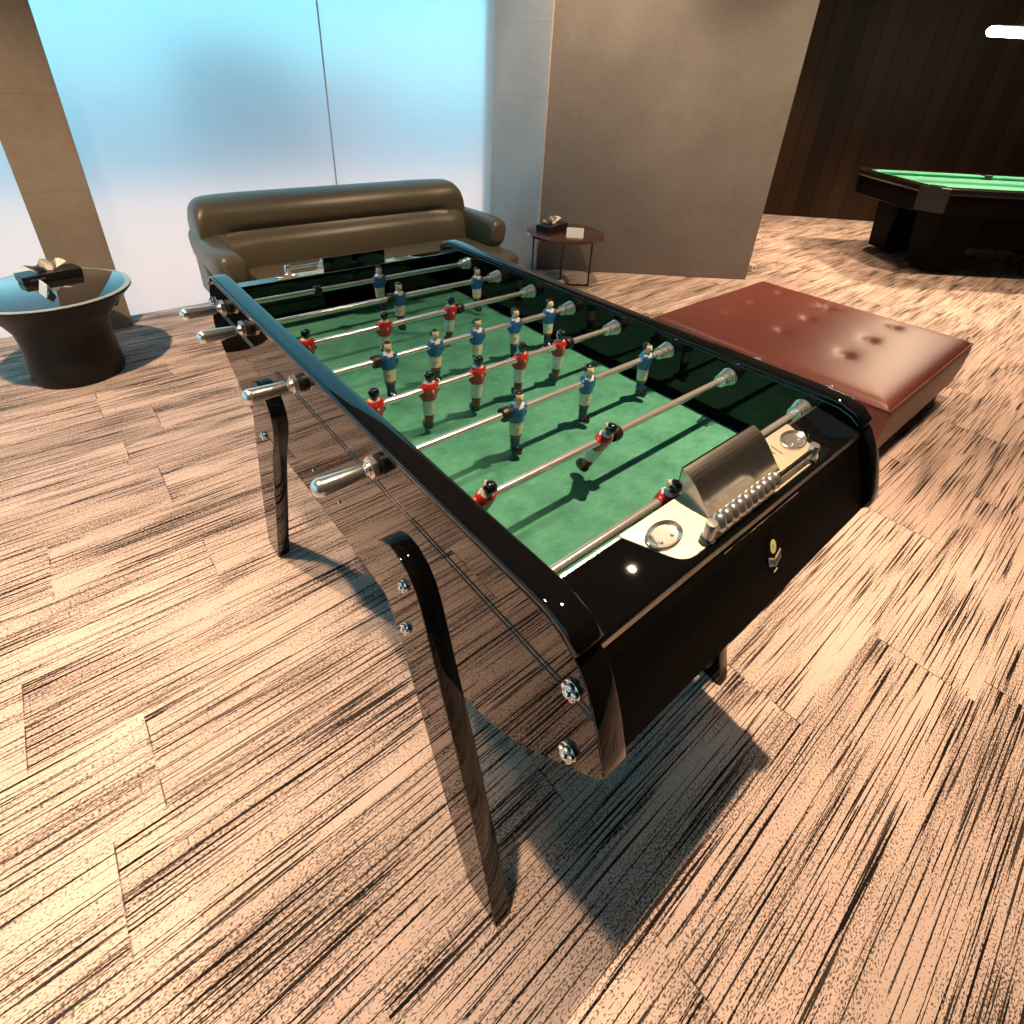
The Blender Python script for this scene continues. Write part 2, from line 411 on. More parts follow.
    # bolts with star washers at the two ends of the panel
for sx in (-1, 1):
    path = [(-.0975, .8335), (-.096, .835), (-.078, .848), (-.055, .855), (-.03, .856), (.1, .8545), (YC, .853)]
    full = path+mir(path[:-1])
    sec = [(.3465+.0195*math.copysign(abs(cos(q))**.62, cos(q)), .0055+.0078*math.copysign(abs(sin(q))**.62, sin(q))) for q in [2*pi*k/28 for k in range(28)]]
    rings = []
    for i, (y, z) in enumerate(full):
        y0, z0 = full[max(i-1, 0)]; y1, z1 = full[min(i+1, len(full)-1)]
        t = Vector((y1-y0, z1-z0)).normalized(); n = Vector((-t[1], t[0]))
        k = 1 if 0 < i < len(full)-1 else .35
        rings.append([(sx*x, y+n[0]*h*k, z+n[1]*h*k) for x, h in sec])
    obj('top_rail', G().loft(rings), M['black'], T, auto=80)
# end decks, sloping fronts and goal walls
def dz(y): return .0045+.18*(max(y, -.11)+.02)        # the deck falls slightly outwards
deck = [(-.020, .836), (-.023, .8405), (-.092, .8284), (-.0965, .8272), (-.0995, .8245), (-.1010, .818), (-.1010, .812), (-.020, .824)]
fpan = [(-.1012, .8200), (-.1035, .8150), (-.1080, .80), (-.1290, .75), (-.150, .694), (-.148, .688), (-.136, .688), (-.105, .78), (-.088, .814)]
for far in (0, 1):
    p = deck if not far else [(2*YC-y, z) for y, z in deck]
    obj('end_deck', G().prism(p, 0, -.3285, .3285, bev=.0015), M['black'], T)
    p = fpan if not far else [(2*YC-y, z) for y, z in fpan]
    obj('end_panel', G().prism(p, 0, -.3285, .3285), M['satin_black'], T)
    f = (lambda y: 2*YC-y) if far else (lambda y: y)
    g = G()
    for xa, xb, za, zb in [(-.3285, -.1, .70, .822), (.1, .3285, .70, .822), (-.1, .1, .795, .822)]:
        g.box((xa, f(-.046), za), (xb, f(-.030), zb))
    g.box((-.1, f(-.105), .70), (.1, f(-.095), .815))
    obj('goal_wall', g, M['black'], T)
# underside, following the belly of the side panels
bel = [(y+.008, z+.012) for y, z in [(-.146, .688)]+near_bot]
belf = bel+mir(bel[:-1]); ins = [(y+(YC-y)*.03, z+.014) for y, z in belf]
obj('underside_board', G().prism(belf+ins[::-1], 0, -.3285, .3285), M['black'], T)
obj('playing_field', G().box((-.316, -.03, .714), (.316, 2*YC+.03, .726)), M['felt'], T)
for sx in (-1, 1):
    obj('pitch_border', G().prism([(sx*.316, .714), (sx*.316, .7275), (sx*.3195, .728), (sx*.3287, .744), (sx*.3287, .714)], 1, -.03, 2*YC+.03), M['satin_black'], T)
# star bolts
def star_bolt(c, sx, parent, r=.0115):
    g = G(); x, y, z = c
    g.lathe([(r, 0), (r, sx*.0015), (r*.8, sx*.003)], (x, y, z), 0, 20)
    for k in range(5):
        a = 2*pi*k/5+.3
        g._ball((x+sx*.004, y+r*.62*cos(a), z+r*.62*sin(a)), r*.42, 0, (1, 1, 1), 8, 5)
    g._ball((x+sx*.006, y, z), r*.5, 0, (1, 1, 1), 10, 6)
    return obj('bolt', g, M['chrome'], parent)
for sx in (-1, 1):
    for y, z in [(-.102, .788), (-.111, .686), (2*YC+.102, .788), (2*YC+.111, .686)]:
        star_bolt((sx*XO, y, z), sx, T)
    for y in (.495, .615):
        obj('bolt', G().lathe([(.004, 0), (.004, sx*.002), (.002, sx*.003)], (sx*XO, y, .616), 0, 12), M['chrome'], T)
# legs
leg_near = [(-.038, 0), (.016, .196), (.087, .412), (.140, .560), (.153, .600), (.166, .638), (.182, .672), (.203, .694), (.228, .706), (.255, .708), (.280, .700), (.300, .684), (.312, .660), (.314, .630), (.300, .590), (.272, .540), (.236, .470), (.048, 0)]
for sx in (-1, 1):
    for far in (0, 1):
        p = leg_near if not far else [(2*YC-y, z) for y, z in leg_near]
        a, b = sx*.3475, sx*.3825
        lg = obj('leg', G().prism(p, 0, min(a, b), max(a, b), bev=.0025), M['black'], T)
        for y, z in [(.217, .657), (.221, .556)]:
            star_bolt((sx*.3825, (2*YC-y) if far else y, z), sx, lg, .010)

# ---- little players: one mesh each, built once per colour, origin on the rod axis
def ell(z, rx, ry, cy=0, cx=0, n=16):
    return [(cx+rx*cos(2*pi*k/n), cy+ry*sin(2*pi*k/n), z) for k in range(n)]
def figure_geo(shirt_is_blue):
    # facing +y ; slots: 0 shoe 1 sock 2 shorts 3 shirt 4 white collar 5 skin 6 hair 7 mark
    g = G()
    S = [(-.088, .0070, .0100, .004), (-.0865, .0095, .0135, .004), (-.080, .0098, .0138, .0035), (-.0755, .0090, .0105, .0015), (-.0735, .0085, .0085, 0),
         (-.066, .0092, .0088, -.001), (-.056, .0098, .0088, 0), (-.0545, .0100, .009, 0), (-.054, .0118, .0102, 0), (-.048, .0124, .0104, 0), (-.036, .0134, .0106, 0), (-.0215, .0143, .0108, 0),
         (-.021, .0152, .0116, 0), (-.012, .0160, .0122, 0), (0, .0170, .0128, 0), (.007, .0168, .0122, 0), (.0115, .0145, .0105, 0), (.0135, .0105, .0085, 0), (.0155, .0082, .0078, 0), (.0172, .0066, .0066, 0)]
    band = [0, 0, 0, 0, 1, 1, 1, 2, 2, 2, 2, 2, 3, 3, 3, 3, 3, 4, 4, 4]
    def fm(i, k):
        m = band[i]
        a = 2*pi*(k+.5)/16
        if m == 3 and ((i >= 16 and sin(a) > .55) or (i == 15 and sin(a) > .9)): return 4          # open white V at the collar
        if m == 2 and i == 8: return 7 if shirt_is_blue else 2   # hem line
        return m
    g.loft([ell(z, rx, ry, cy) for z, rx, ry, cy in S], fm=fm)
    for sx in (-1, 1):                                           # sleeves and arms held to the sides
        g.loft([ell(z, r, r*1.2, .001, sx*x, 10) for z, r, x in [(.009, .0015, .0150), (.007, .0042, .0158), (0, .0046, .0168), (-.010, .0042, .0168), (-.016, .0030, .0158), (-.018, .001, .0152)]], mi=3)
    hr = [(.0165, .0050, 0), (.018, .0072, .0005), (.0215, .0092, .001), (.026, .0100, .0005), (.030, .0098, 0), (.0335, .0084, -.0005), (.0365, .0055, -.001), (.0378, .001, -.001)]
    def fh(i, k):
        a = 2*pi*(k+.5)/16
        if i >= 5 or (i >= 3 and sin(a) < .35) or (i >= 1 and sin(a) < -.05): return 6
        return 5
    g.loft([ell(z, r*.92, r*1.05, cy) for z, r, cy in hr], fm=fh)
    g._ball((0, .0113, .0255), .0018, 5, (1, 1.2, 1.3), 8, 5)     # nose
    for sx in (-1, 1): g._ball((sx*.0036, .0094, .0285), .0012, 6, (1, .7, .8), 6, 4)
    g.box((-.0022, .0094, .0205), (.0022, .0102, .0213), 7)
    if shirt_is_blue:
        g._ball((.005, .0100, -.034), .0019, 7, (1, .5, 1.1), 8, 5)
    else:                                                        # white numeral stroke on the back
        g.box((.0004, -.0135, -.006), (.0022, -.0118, .002), 4); g.box((-.0014, -.0133, -.0008), (.0008, -.0118, .0006), 4)
    return g
BLUE = [M['hair'], M['navy'], M['cream_paint'], M['blue'], M['white_paint'], M['skin'], M['hair'], M['brown_paint']]
REDM = [M['hair'], M['darkred'], M['white_paint'], M['red'], M['white_paint'], M['skin'], M['hair'], M['brown_paint']]
fig_mesh = {}
ZR = .8256
def rod_shape(g, x0, x1, y):
    g.lathe([(.001, x0), (.0065, x0), (.0065, x1), (.001, x1)], (0, y, ZR), 0, 14)
def coil(g, xw, sx, y):      # conical bumper spring against the wall, wide at the wall
    pts = []
    for k in range(0, 73):
        a = 2*pi*k/18; t = k/72
        pts.append((xw-sx*(.003+.030*t), y+(.0165-.006*t)*cos(a), ZR+(.0165-.006*t)*sin(a)))
    g.tube(pts, .0019, 6)
    g.lathe([(.008, xw-sx*.0005), (.018, xw-sx*.0005), (.018, xw-sx*.003), (.008, xw-sx*.004)], (0, y, ZR), 0, 20)
    g.lathe([(.0067, xw-sx*.033), (.0128, xw-sx*.033), (.0128, xw-sx*.0355), (.0067, xw-sx*.036)], (0, y, ZR), 0, 18)
players = [('red', [-.084], 20), ('red', [-.287, -.047], 23), ('blue', [-.104, .072, .249], 0), ('red', [-.297, -.188, -.078, .032, .142], 4), ('blue', [-.19, -.08, .03, .14, .25], 2), ('red', [-.296, -.118, .06], 6), ('blue', [.003, .25], 2), ('blue', [.025], 0)]
words = {0: 'the near goal', 7: 'the far goal'}
for i, (colr, xs, tilt) in enumerate(players):
    y = .15*i
    sx = -1 if colr == 'blue' else 1
    g = G(); rod_shape(g, -.396 if sx < 0 else -.345, .345 if sx < 0 else .396, y)
    rod = obj('player_rod', g, M['rod'], T, origin=(0, y, ZR))
    # tapered handle with a domed end
    h = [(.0100, .392), (.0112, .394), (.0142, .452), (.0146, .4545), (.0142, .458), (.0122, .4625), (.008, .4662), (.001, .4675)]
    if sx > 0: h = [(r*.86, .386+(x-.392)*.82) for r, x in h]
    obj('handle', G().lathe([(r, sx*x) for r, x in h], (0, y, ZR), 0, 24), M['nut'], rod)
    # hexagonal nut and black bearing on both sides of the table
    for s in (-1, 1):
        g = G(); rings = []
        for x in (.3745, .3825): rings.append([(s*x, y+.0182*cos(pi*k/3+.2), ZR+.0182*sin(pi*k/3+.2)) for k in range(6)])
        if s == sx:
            g.loft(rings, smooth=False); g.lathe([(.009, s*.3825), (.011, s*.3825), (.010, s*.387), (.007, s*.387)], (0, y, ZR), 0, 16)
            obj('hex_nut', g, M['nut'], rod)
            obj('bearing', G().lathe([(.008, s*.3652), (.0172, s*.3652), (.0172, s*.3685), (.0158, s*.369), (.0158, s*.3744), (.008, s*.3744)], (0, y, ZR), 0, 22), M['rubber'], rod)
        if s < 0: continue
        g = G(); coil(g, s*.329, s, y); obj('spring', g, M['nut'], rod)
    # black stop rings beside the outermost player
    xb = xs[0]-.026 if sx < 0 else xs[-1]+.026
    if i == 7: xb = -.15
    obj('stop_ring', G().lathe([(.007, xb-.008), (.0125, xb-.008), (.0135, xb-.003), (.0135, xb+.003), (.0125, xb+.008), (.007, xb+.008)], (0, y, ZR), 0, 18), M['rubber'], rod)
    for x in xs:
        if colr not in fig_mesh:
            f = obj('player_figure', figure_geo(colr == 'blue'), BLUE if colr == 'blue' else REDM, rod, origin=(0, 0, 0)); fig_mesh[colr] = f
        else:
            f = fig_mesh[colr].copy(); COL.objects.link(f); f.parent = rod
        f.location = (x, 0, 0)
        f.rotation_euler = (radians(tilt), 0, pi if colr == 'blue' else 0)
        f['label'] = ('player figure in blue shirt and cream shorts' if colr == 'blue' else 'player figure in red shirt and white shorts')

# ---- chrome goal plate with ball hood and score beads on each deck
def goal_plate(far):
    def P(x, y, z):
        y = -.019+(y+.019)*.86 if y > -.115 else y
        z += dz(y)-.0008
        return (-x, 2*YC-y, z) if far else (x, y, z)
    def add(name, g, mat, par, auto=35):
        g.v = [P(*v) for v in g.v]; return obj(name, g, mat, par, auto=auto)
    zt = .8372
    # outline with rounded corners, wider at the back
    base = [(-.212, -.019), (-.168, -.103), (.198, -.103), (.222, -.019)]
    out = []
    n = len(base)
    for i in range(n):
        p0, p1, p2 = Vector(base[i-1]), Vector(base[i]), Vector(base[(i+1) % n])
        r = .022 if i in (1, 2) else .006
        a = p1+(p0-p1).normalized()*r; c = p1+(p2-p1).normalized()*r
        for k in range(6):
            t = k/5; out.append(tuple(a*(1-t)**2+p1*2*t*(1-t)+c*t*t))
    plate = add('goal_plate', G().prism(out, 2, zt-.0005, zt+.002, bev=.0007), M['silver'], T)
    z = zt+.002
    for cx, cy in [(-.160, -.056), (.186, -.052)]:
        g = G(); rings = []
        for s, h in [(1.0, 0), (1.0, .003), (.93, .0042), (.85, .003), (.75, .0008), (.5, .0004), (.01, .0006)]:
            rings.append([(cx+.031*s*cos(2*pi*k/28), cy+.021*s*sin(2*pi*k/28), z+h) for k in range(28)])
        g.loft(rings)
        for dx in (-.012, .010): g._ball((cx+dx, cy-.006, z+.001), .0028, 0, (1, 1, .6), 8, 5)
        add('ball_cup', g, M['nut'], plate)
    # hood: a curved sheet rising from the front of the plate to the back edge
    xa, xb = -.083, .098; rings = []
    for t in range(13):
        a = t/12; yy = -.079+.066*a; zz = z+.040*sin(a*pi/2*.98)**1.15
        rings.append((yy, zz))
    g = G(); th = .0022
    top = [[(xa-.001, yy, zz), (xb+.001, yy, zz)] for yy, zz in rings]
    prof2 = rings+[(yy+.0015, zz-th) for yy, zz in rings[::-1]]
    g.prism(prof2, 0, xa, xb)
    for x in (xa, xb):      # side cheeks
        ck = rings+[(-.012, z)]
        g.prism(ck, 0, x-.001, x+.001)
    hood = add('ball_hood', g, M['steel'], plate)
    g = G(); g.box((xa+.001, -.0118, z), (xb-.001, -.0100, z+.0395))
    add('back_panel', g, M['black'], hood)
    # score posts, rod and beads
    zb = z+.017; yb = -.095
    for x in (-.113, .170):
        g = G().lathe([(.010, z), (.011, z+.002), (.0085, z+.004), (.0085, z+.024), (.0075, z+.0265), (.001, z+.0268)], (x, yb, 0), 2, 20)
        add('score_post', g, M['nut'], plate)
    add('score_rod', G().lathe([(.001, -.116), (.0042, -.116), (.0042, .173), (.001, .173)], (0, yb, zb), 0, 12), M['chrome'], plate)
    for k in range(10):
        x = -.096+.0157*k
        g = G().lathe([(.0044, x-.0072), (.0085, x-.0070), (.0122, x-.0035), (.0130, x), (.0122, x+.0035), (.0085, x+.0070), (.0044, x+.0072)], (0, yb, zb), 0, 20)
        add('score_bead', g, M['nut'], plate)
    add('edge_shine_strip', G().box((-.3285, -.0232, .8362), (.3285, -.0195, .8374)), M['steel'], T)
    q = [(-.1025, .8195), (-.1008, .8195), (-.0992, .8242), (-.1005, .8252)]
    obj('edge_shine_strip', G().prism(q if not far else [(2*YC-y, z_) for y, z_ in q], 0, -.3285, .3285), M['steel'], T)  # bright line standing in for the highlight along the rounded front edge
    # small printed lines beside the right cup
    g = G()
    for k in range(3): g.box((.112+.012*k, -.045-.008*k, z-.0004), (.1155+.012*k, -.020-.008*k, z+.0003))
    add('print_marks', g, M['ink'], plate)
goal_plate(0); goal_plate(1)
# emblem on the near front: dark oval with a yellow ball and a grey lettered banner
def front_pt(x, z, off):
    x += .033; z -= .026
    y = -.108-.021*(.80-z)/.05 if z > .75 else -.129-.021*(.75-z)/.056
    return (x, y-off, z+off*.38)
g = G()
def disc(cx, cz, rx_, rz_, off, mi, n=24):
    ring = [front_pt(cx+rx_*cos(2*pi*k/n), cz+rz_*sin(2*pi*k/n), off) for k in range(n)]
    ring0 = [front_pt(cx+rx_*cos(2*pi*k/n), cz+rz_*sin(2*pi*k/n), 0) for k in range(n)]
    g.loft([ring0, ring], mi)
disc(-.014, .784, .020, .031, .0008, 0); disc(-.016, .794, .0075, .0095, .0016, 1)
disc(-.0175, .7955, .0022, .003, .0019, 2, 8); disc(-.0135, .7915, .0018, .0024, .0019, 2, 8)
for xa, xb, z1, z2 in [(-.031, -.016, .778, .771), (-.014, .002, .7705, .7775)]:
    q = []
    for off in (0, .0017): q.append([front_pt(xa, z1-.006, off), front_pt(xb, z2-.006, off), front_pt(xb, z2+.006, off), front_pt(xa, z1+.006, off)])
    g.loft(q, 3, smooth=False)
    for k in range(4):      # worn letter strokes
        xx = xa+(xb-xa)*(k+.5)/4; zz = z1+(z2-z1)*(k+.5)/4
        q = [[front_pt(xx-.0007, zz-.004, o_), front_pt(xx+.0007, zz-.004, o_), front_pt(xx+.0007, zz+.004, o_), front_pt(xx-.0007, zz+.004, o_)] for o_ in (.001, .0022)]
        g.loft(q, 0, smooth=False)
q = [[front_pt(-.020, .757, o_), front_pt(-.010, .759, o_), front_pt(-.010, .7605, o_), front_pt(-.020, .7585, o_)] for o_ in (0, .0017)]
g.loft(q, 2, smooth=False)
em = obj('emblem', g, [M['satin_black'], M['yellow'], M['emblem_grey'], M['emblem_grey']], T); em['label'] = 'small oval emblem with yellow ball'

# ------------------------------------------------------------------ ottoman
ox0, ox1, oy0, oy1 = 1.575, 2.665, .095, 1.195
OT = thing('ottoman', 'square maroon tufted leather ottoman with a black plinth, right of the foosball table', 'ottoman', ((ox0+ox1)/2, (oy0+oy1)/2, 0))
butt = [(2.504, 1.000), (2.205, 1.004), (1.925, .992), (2.500, .735), (2.225, .711), (1.950, .707), (2.511, .401), (2.215, .407), (1.930, .402)]
N = 72; zt = .338
def top_h(x, y):
    ex = min(x-ox0, ox1-x); ey = min(y-oy0, oy1-y); e = min(ex, ey)
    h = zt-.022*exp(-e/.018)+.008*(1-exp(-e/.2))
    for k, (bx, by) in enumerate(butt):
        dx, dy = x-bx, y-by; r = sqrt(dx*dx+dy*dy); a = atan2(dy, dx)
        if k == 3: h -= .024*exp(-(r/.030)**2)+.010*exp(-r/.09)*(1+.9*cos(7*a)*exp(-((r-.06)/.05)**2))
        else: h -= .013*exp(-(r/.024)**2)+.009*exp(-r/.07)*(1+.5*cos(2*(a-.3)))
    return h
vs = []; fs = []
def gu(i): 
    t = i/N; return t+.5*(-sin(2*pi*t)/(2*pi))
for i in range(N+1):
    for j in range(N+1):
        x = ox0+(ox1-ox0)*gu(i); y = oy0+(oy1-oy0)*gu(j); vs.append((x, y, top_h(x, y)))
for i in range(N):
    for j in range(N): fs.append((i*(N+1)+j, (i+1)*(N+1)+j, (i+1)*(N+1)+j+1, i*(N+1)+j+1))
bd = [(i, 0) for i in range(N)]+[(N, j) for j in range(N)]+[(i, N) for i in range(N, 0, -1)]+[(0, j) for j in range(N, 0, -1)]
ring = [i*(N+1)+j for i, j in bd]
cx, cy = (ox0+ox1)/2, (oy0+oy1)/2
prev = ring
for z, k in [(.28, 1.008), (.18, 1.004), (.10, .985), (.062, .965)]:
    cur = []
    for idx in ring:
        x, y, _ = vs[idx]; cur.append(len(vs)); vs.append((cx+(x-cx)*k, cy+(y-cy)*k, z))
    for a in range(len(ring)):
        b = (a+1) % len(ring); fs.append((prev[a], cur[a], cur[b], prev[b]))
    prev = cur
fs.append(tuple(prev))
obj('cushion', G().add(vs, fs), M['maroon'], OT, auto=60)
pts = []
for k in range(4):
    c = [(ox0, oy0), (ox1, oy0), (ox1, oy1), (ox0, oy1)]
    p, q = c[k], c[(k+1) % 4]
    for t in range(12): pts.append((p[0]+(q[0]-p[0])*t/12, p[1]+(q[1]-p[1])*t/12, zt-.020))
obj('piping', G().tube(pts, .0045, 8, closed=True), M['maroon'], OT)
for bx, by in butt:
    obj('button', G()._ball((bx, by, top_h(bx, by)+.002), .011, 0, (1, 1, .5), 12, 6), M['maroon'], OT)
obj('plinth', G().box((ox0+.035, oy0+.03, 0), (ox1-.03, oy1-.03, .064), bev=.004), M['plinth'], OT)

# ------------------------------------------------------------------ sofa
SX = .884
SF = thing('sofa', 'long olive-brown leather sofa with a curved back, standing against the frosted window', 'sofa', (SX, 2.95, 0))
HB = .868; BX = .848
def back_profile(e):
    r = .08; zt_ = .688-r+sqrt(max(0, r*r-max(0, r-e)**2)); k = (zt_-.16)/(.688-.16)
    s_ = min(1, max(0, (e-.10)/.16)); s_ = s_*s_*(3-2*s_)          # the crease fades out towards the ends
    th = .80+.20*min(1, e/.12)
    P_ = [(2.985, .16), (2.975, .30), (2.985, .37), (3.010-.004*s_, .44), (3.048-.012*s_, .485), (3.085+.012*s_, .506), (3.082+.016*s_, .516), (3.085-.006*s_, .530), (3.082-.008*s_, .57), (3.095, .62), (3.130, .662), (3.19, .685), (3.26, .688), (3.33, .674), (3.378, .63), (3.395, .55), (3.40, .35), (3.39, .16)]
    fwd = -.07*(1-min(1, e/.35))**2
    return [(3.2+(y-3.2)*th+fwd, .16+(z-.16)*k) for y, z in P_]
g = G(); rings = []
es = [.0, .006, .018, .036, .06, .085, .115, .15, .2, .26, .33, .45, .62, .80]
xs_ = [(-HB+e, e) for e in es]+[(HB-e, e) for e in es[::-1]]
for x, e in xs_: rings.append([(BX+x, y, z) for y, z in back_profile(e)])
obj('backrest', g.loft(rings), M['sofa'], SF, auto=75)
for sx in (-1, 1):
    rings = []
    for y, k, dx in [(3.30, 1, 0), (3.15, 1, .0), (3.0, 1, .008), (2.88, 1, .012), (2.78, .99, .012), (2.71, .96, .010), (2.675, .88, .006), (2.655, .72, .002), (2.645, .45, 0), (2.642, .1, 0)]:
        cx_ = SX+sx*(.846+dx); cz = .405; ring = []
        for q in range(24):
            a = 2*pi*q/24; ca = math.copysign(abs(cos(a))**.62, cos(a)); sa = math.copysign(abs(sin(a))**.62, sin(a))
            lean = sx*.010*(sa)
            ring.append((cx_+sx*0+.068*ca*(.6+.4*k)*(1 if k > .3 else .6)+lean, y, cz+.10*sa*k))
        rings.append(ring)
    obj('arm', G().loft(rings), M['sofa'], SF, auto=75)
def cushion(x0, x1, y0, y1, z0, z1, r, puff=.02, nx=28):
    rings = []
    for i in range(nx+1):
        t = i/nx; t = t+.6*(-sin(2*pi*t)/(2*pi)); x = x0+(x1-x0)*t
        e = min(t, 1-t)*(x1-x0); k = min(1, e/r); s_ = sqrt(max(0, 1-(1-k)**2))
        ring = []; hz = (z1-z0)/2; cz = (z0+z1)/2; ya = y0+(1-s_)*r*.9; hy = (y1-ya)/2; cyy = (y1+ya)/2
        for q in range(28):
            a = 2*pi*q/28; px = math.copysign(abs(cos(a))**.35, cos(a)); pz = math.copysign(abs(sin(a))**.55, sin(a))
            ring.append((x, cyy+hy*px, cz+hz*pz*(.55+.45*s_)+(puff*s_ if sin(a) > 0 else 0)))
        rings.append(ring)
    return G().loft(rings)
obj('seat_cushion', cushion(SX-.905, SX+.905, 2.43, 3.08, .175, .318, .11, .008), M['sofa'], SF, auto=75)
obj('base', G().box((SX-.80, 2.56, .05), (SX+.80, 3.34, .185), bev=.01), M['plinth'], SF)
for sx in (-1, 1):
    for y in (2.66, 3.2):
        obj('leg', G().lathe([(.016, 0), (.02, .055)], (SX+sx*.72, y, 0), 2, 14), M['black_metal'], SF)

# ------------------------------------------------------------------ low round table, left
CT = thing('coffee_table', 'low black drum-shaped coffee table with round dark glass top beside the concrete column', 'table', (-.70, 2.86, 0))
rings = []
for z, r, dx, dy in [(0, .178, -.013, -.06), (.02, .184, -.013, -.06), (.10, .180, -.013, -.058), (.18, .176, -.013, -.05), (.24, .184, -.014, -.035), (.29, .212, -.014, -.02), (.33, .252, -.015, -.008), (.37, .295, -.015, 0), (.392, .316, -.015, 0), (.398, .314, -.015, 0), (.398, .29, -.015, 0)]:
    rings.append([(-.70+dx+r*cos(2*pi*k/48), 2.86+dy+r*sin(2*pi*k/48), z) for k in range(48)])
obj('pedestal', G().loft(rings), M['table_black'], CT, auto=50)
obj('rim', G().lathe([(.293, .3985), (.314, .3985), (.315, .4015), (.312, .403), (.293, .403)], (-.715, 2.86, 0), 2, 56), M['rim_glass'], CT)
obj('glass_top', G().lathe([(.001, .3985), (.292, .3985), (.292, .4035), (.290, .4045), (.001, .4045)], (-.715, 2.86, 0), 2, 56), M['dark_glass'], CT)
# dark pull flap under the rim on the right
obj('pull_flap', G().box((-.475, 2.79, .285), (-.450, 2.89, .365), bev=.008, rot=Matrix.Rotation(radians(28), 3, 'Y'), piv=(-.462, 2.84, .365)), M['rubber'], CT)

def tissue_box(name, label, c, size, ang, zt_, spread):
    t = thing(name, label, 'tissue box', (c[0], c[1], zt_)); Rz = Matrix.Rotation(ang, 3, 'Z')
    l, w, h = size
    obj('body', G().box((c[0]-l/2, c[1]-w/2, zt_), (c[0]+l/2, c[1]+w/2, zt_+h), bev=.004, rot=Rz, piv=c+(0,)), M['box_black'], t)
    # crumpled sheet pulled out of the slot
    g = G(); vs = []; fs = []; nu, nv = 15, 9
    rnd = random.Random(3)
    for i in range(nu):
        for j in range(nv):
            u = i/(nu-1)-.5; v = j/(nv-1)
            x = c[0]+u*spread*(.35+1.0*v)*(1+.1*sin(9*u)); y = c[1]+.018*sin(u*17+v*3)*(.3+v)+.02*(v-.4)*sin(5*u)
            z = zt_+h-.006+.055*v*(1-1.5*u*u)+.006*sin(14*u+2*v)*v
            vs.append((x, y, z))
    for i in range(nu-1):
        for j in range(nv-1): fs.append((i*nv+j, (i+1)*nv+j, (i+1)*nv+j+1, i*nv+j+1))
    vs2 = [(x, y+.0012, z) for x, y, z in vs]; n = len(vs)
    g.add(vs+vs2, fs+[tuple(q+n for q in f[::-1]) for f in fs])
    g.v = [tuple(Rz @ (Vector(v)-Vector((c[0], c[1], 0)))+Vector((c[0], c[1], 0))) for v in g.v]
    obj('tissue', g, M['tissue'], t, auto=80)
    return t
tb = tissue_box('tissue_box', 'long black tissue box with pale tissue, lying on the dark glass coffee table', (-.695, 3.02), (.235, .11, .036), radians(14), .4045, .13)
g = G()
for k in range(7): g.box((-.785+.009*k, 2.963, .4045+.014), (-.780+.009*k, 2.9655, .4045+.019+.003*(k % 2)))
Rz = Matrix.Rotation(radians(14), 3, 'Z'); g.v = [tuple(Rz @ (Vector(v)-Vector((-.695, 3.02, 0)))+Vector((-.695, 3.02, 0))) for v in g.v]
obj('print', g, M['ink'], tb)
def tent_card(name, label, c, w, h, ang, zt_, dep=.03):
    g = G()
    for s in (-1, 1):
        p = [(s*dep, 0), (s*dep+.0012*s, 0), (.0012*s, h), (0, h-.001)]
        q = [(c[0]+a, zt_+z) for a, z in p]
        bm_v = []
        for y in (c[1]-w/2, c[1]+w/2): bm_v.append([(a, y, z) for a, z in q])
        g.loft(bm_v, smooth=False)
    Rz = Matrix.Rotation(ang, 3, 'Z'); g.v = [tuple(Rz @ (Vector(v)-Vector((c[0], c[1], 0)))+Vector((c[0], c[1], 0))) for v in g.v]
    return tag(obj(name, g, M['card'], origin=(c[0], c[1], zt_)), label, 'card')
tent_card('tent_card', 'small white folded tent card on the dark glass coffee table beside the column', (-.722, 2.76), .10, .055, radians(12), .4046, .018)

# ------------------------------------------------------------------ round side table
STC = (2.265, 2.535); zt2 = .385
ST = thing('side_table', 'small round dark-wood side table on thin black metal legs, against the concrete pillar', 'table', (STC[0], STC[1], 0))
obj('table_top', G().lathe([(.001, .360), (.272, .360), (.285, .366), (.287, .374), (.286, .382), (.281, .3852), (.001, .3852)], STC+(0,), 2, 56), M['walnut'], ST)
A, B, C_, D = (2.05, 2.64), (2.215, 2.50), (2.385, 2.37), (2.47, 2.55)
g = G()
for p, q in ((A, B), (B, C_)): g.tube([p+(.007,), q+(.007,)], .0065, 8)
g.tube([(2.218, 2.502, .007), (2.335, 2.618, .007)], .0065, 8)
obj('base_bar', g, M['black_metal'], ST)
for p in (A, B, C_, (2.335, 2.618)):
    obj('leg', G().tube([p+(.0,), p+(.361,)], .0065, 10), M['black_metal'], ST)
tissue_box('tissue_box', 'black tissue box with white tissue sticking out, on the round dark-wood side table', (2.20, 2.615), (.24, .12, .05), radians(12), .3853, .15)
tent_card('tent_card', 'white folded tent card standing on the round dark-wood side table', (2.21, 2.39), .12, .065, radians(48), .3853, .022)

# ------------------------------------------------------------------ pool table
PO = Vector((4.93, 1.175, 0)); PD = Vector((.76, -.65, 0)); PN = Vector((.65, .76, 0))
def pw(u, v, z): q = PO+PD*u+PN*v; return (q.x, q.y, z)
PT = thing('pool_table', 'black pool table with bright green cloth by the dark wood wall', 'pool table', pw(1.25, .45, 0))
U1, V0, V1 = 2.55, -.17, 1.08
def octo(i, ch): return [(0+i+ch, V0+i), (U1-i-ch, V0+i), (U1-i, V0+i+ch), (U1-i, V1-i-ch), (U1-i-ch, V1-i), (i+ch, V1-i), (i, V1-i-ch), (i, V0+i+ch)]
def oring(i, ch, z): return [pw(u, v, z) for u, v in octo(i, ch)]
# playfield slate and cloth
obj('cloth', G().loft([oring(.12, .02, .69), oring(.12, .02, .715)], smooth=False), M['pool_cloth'], PT)
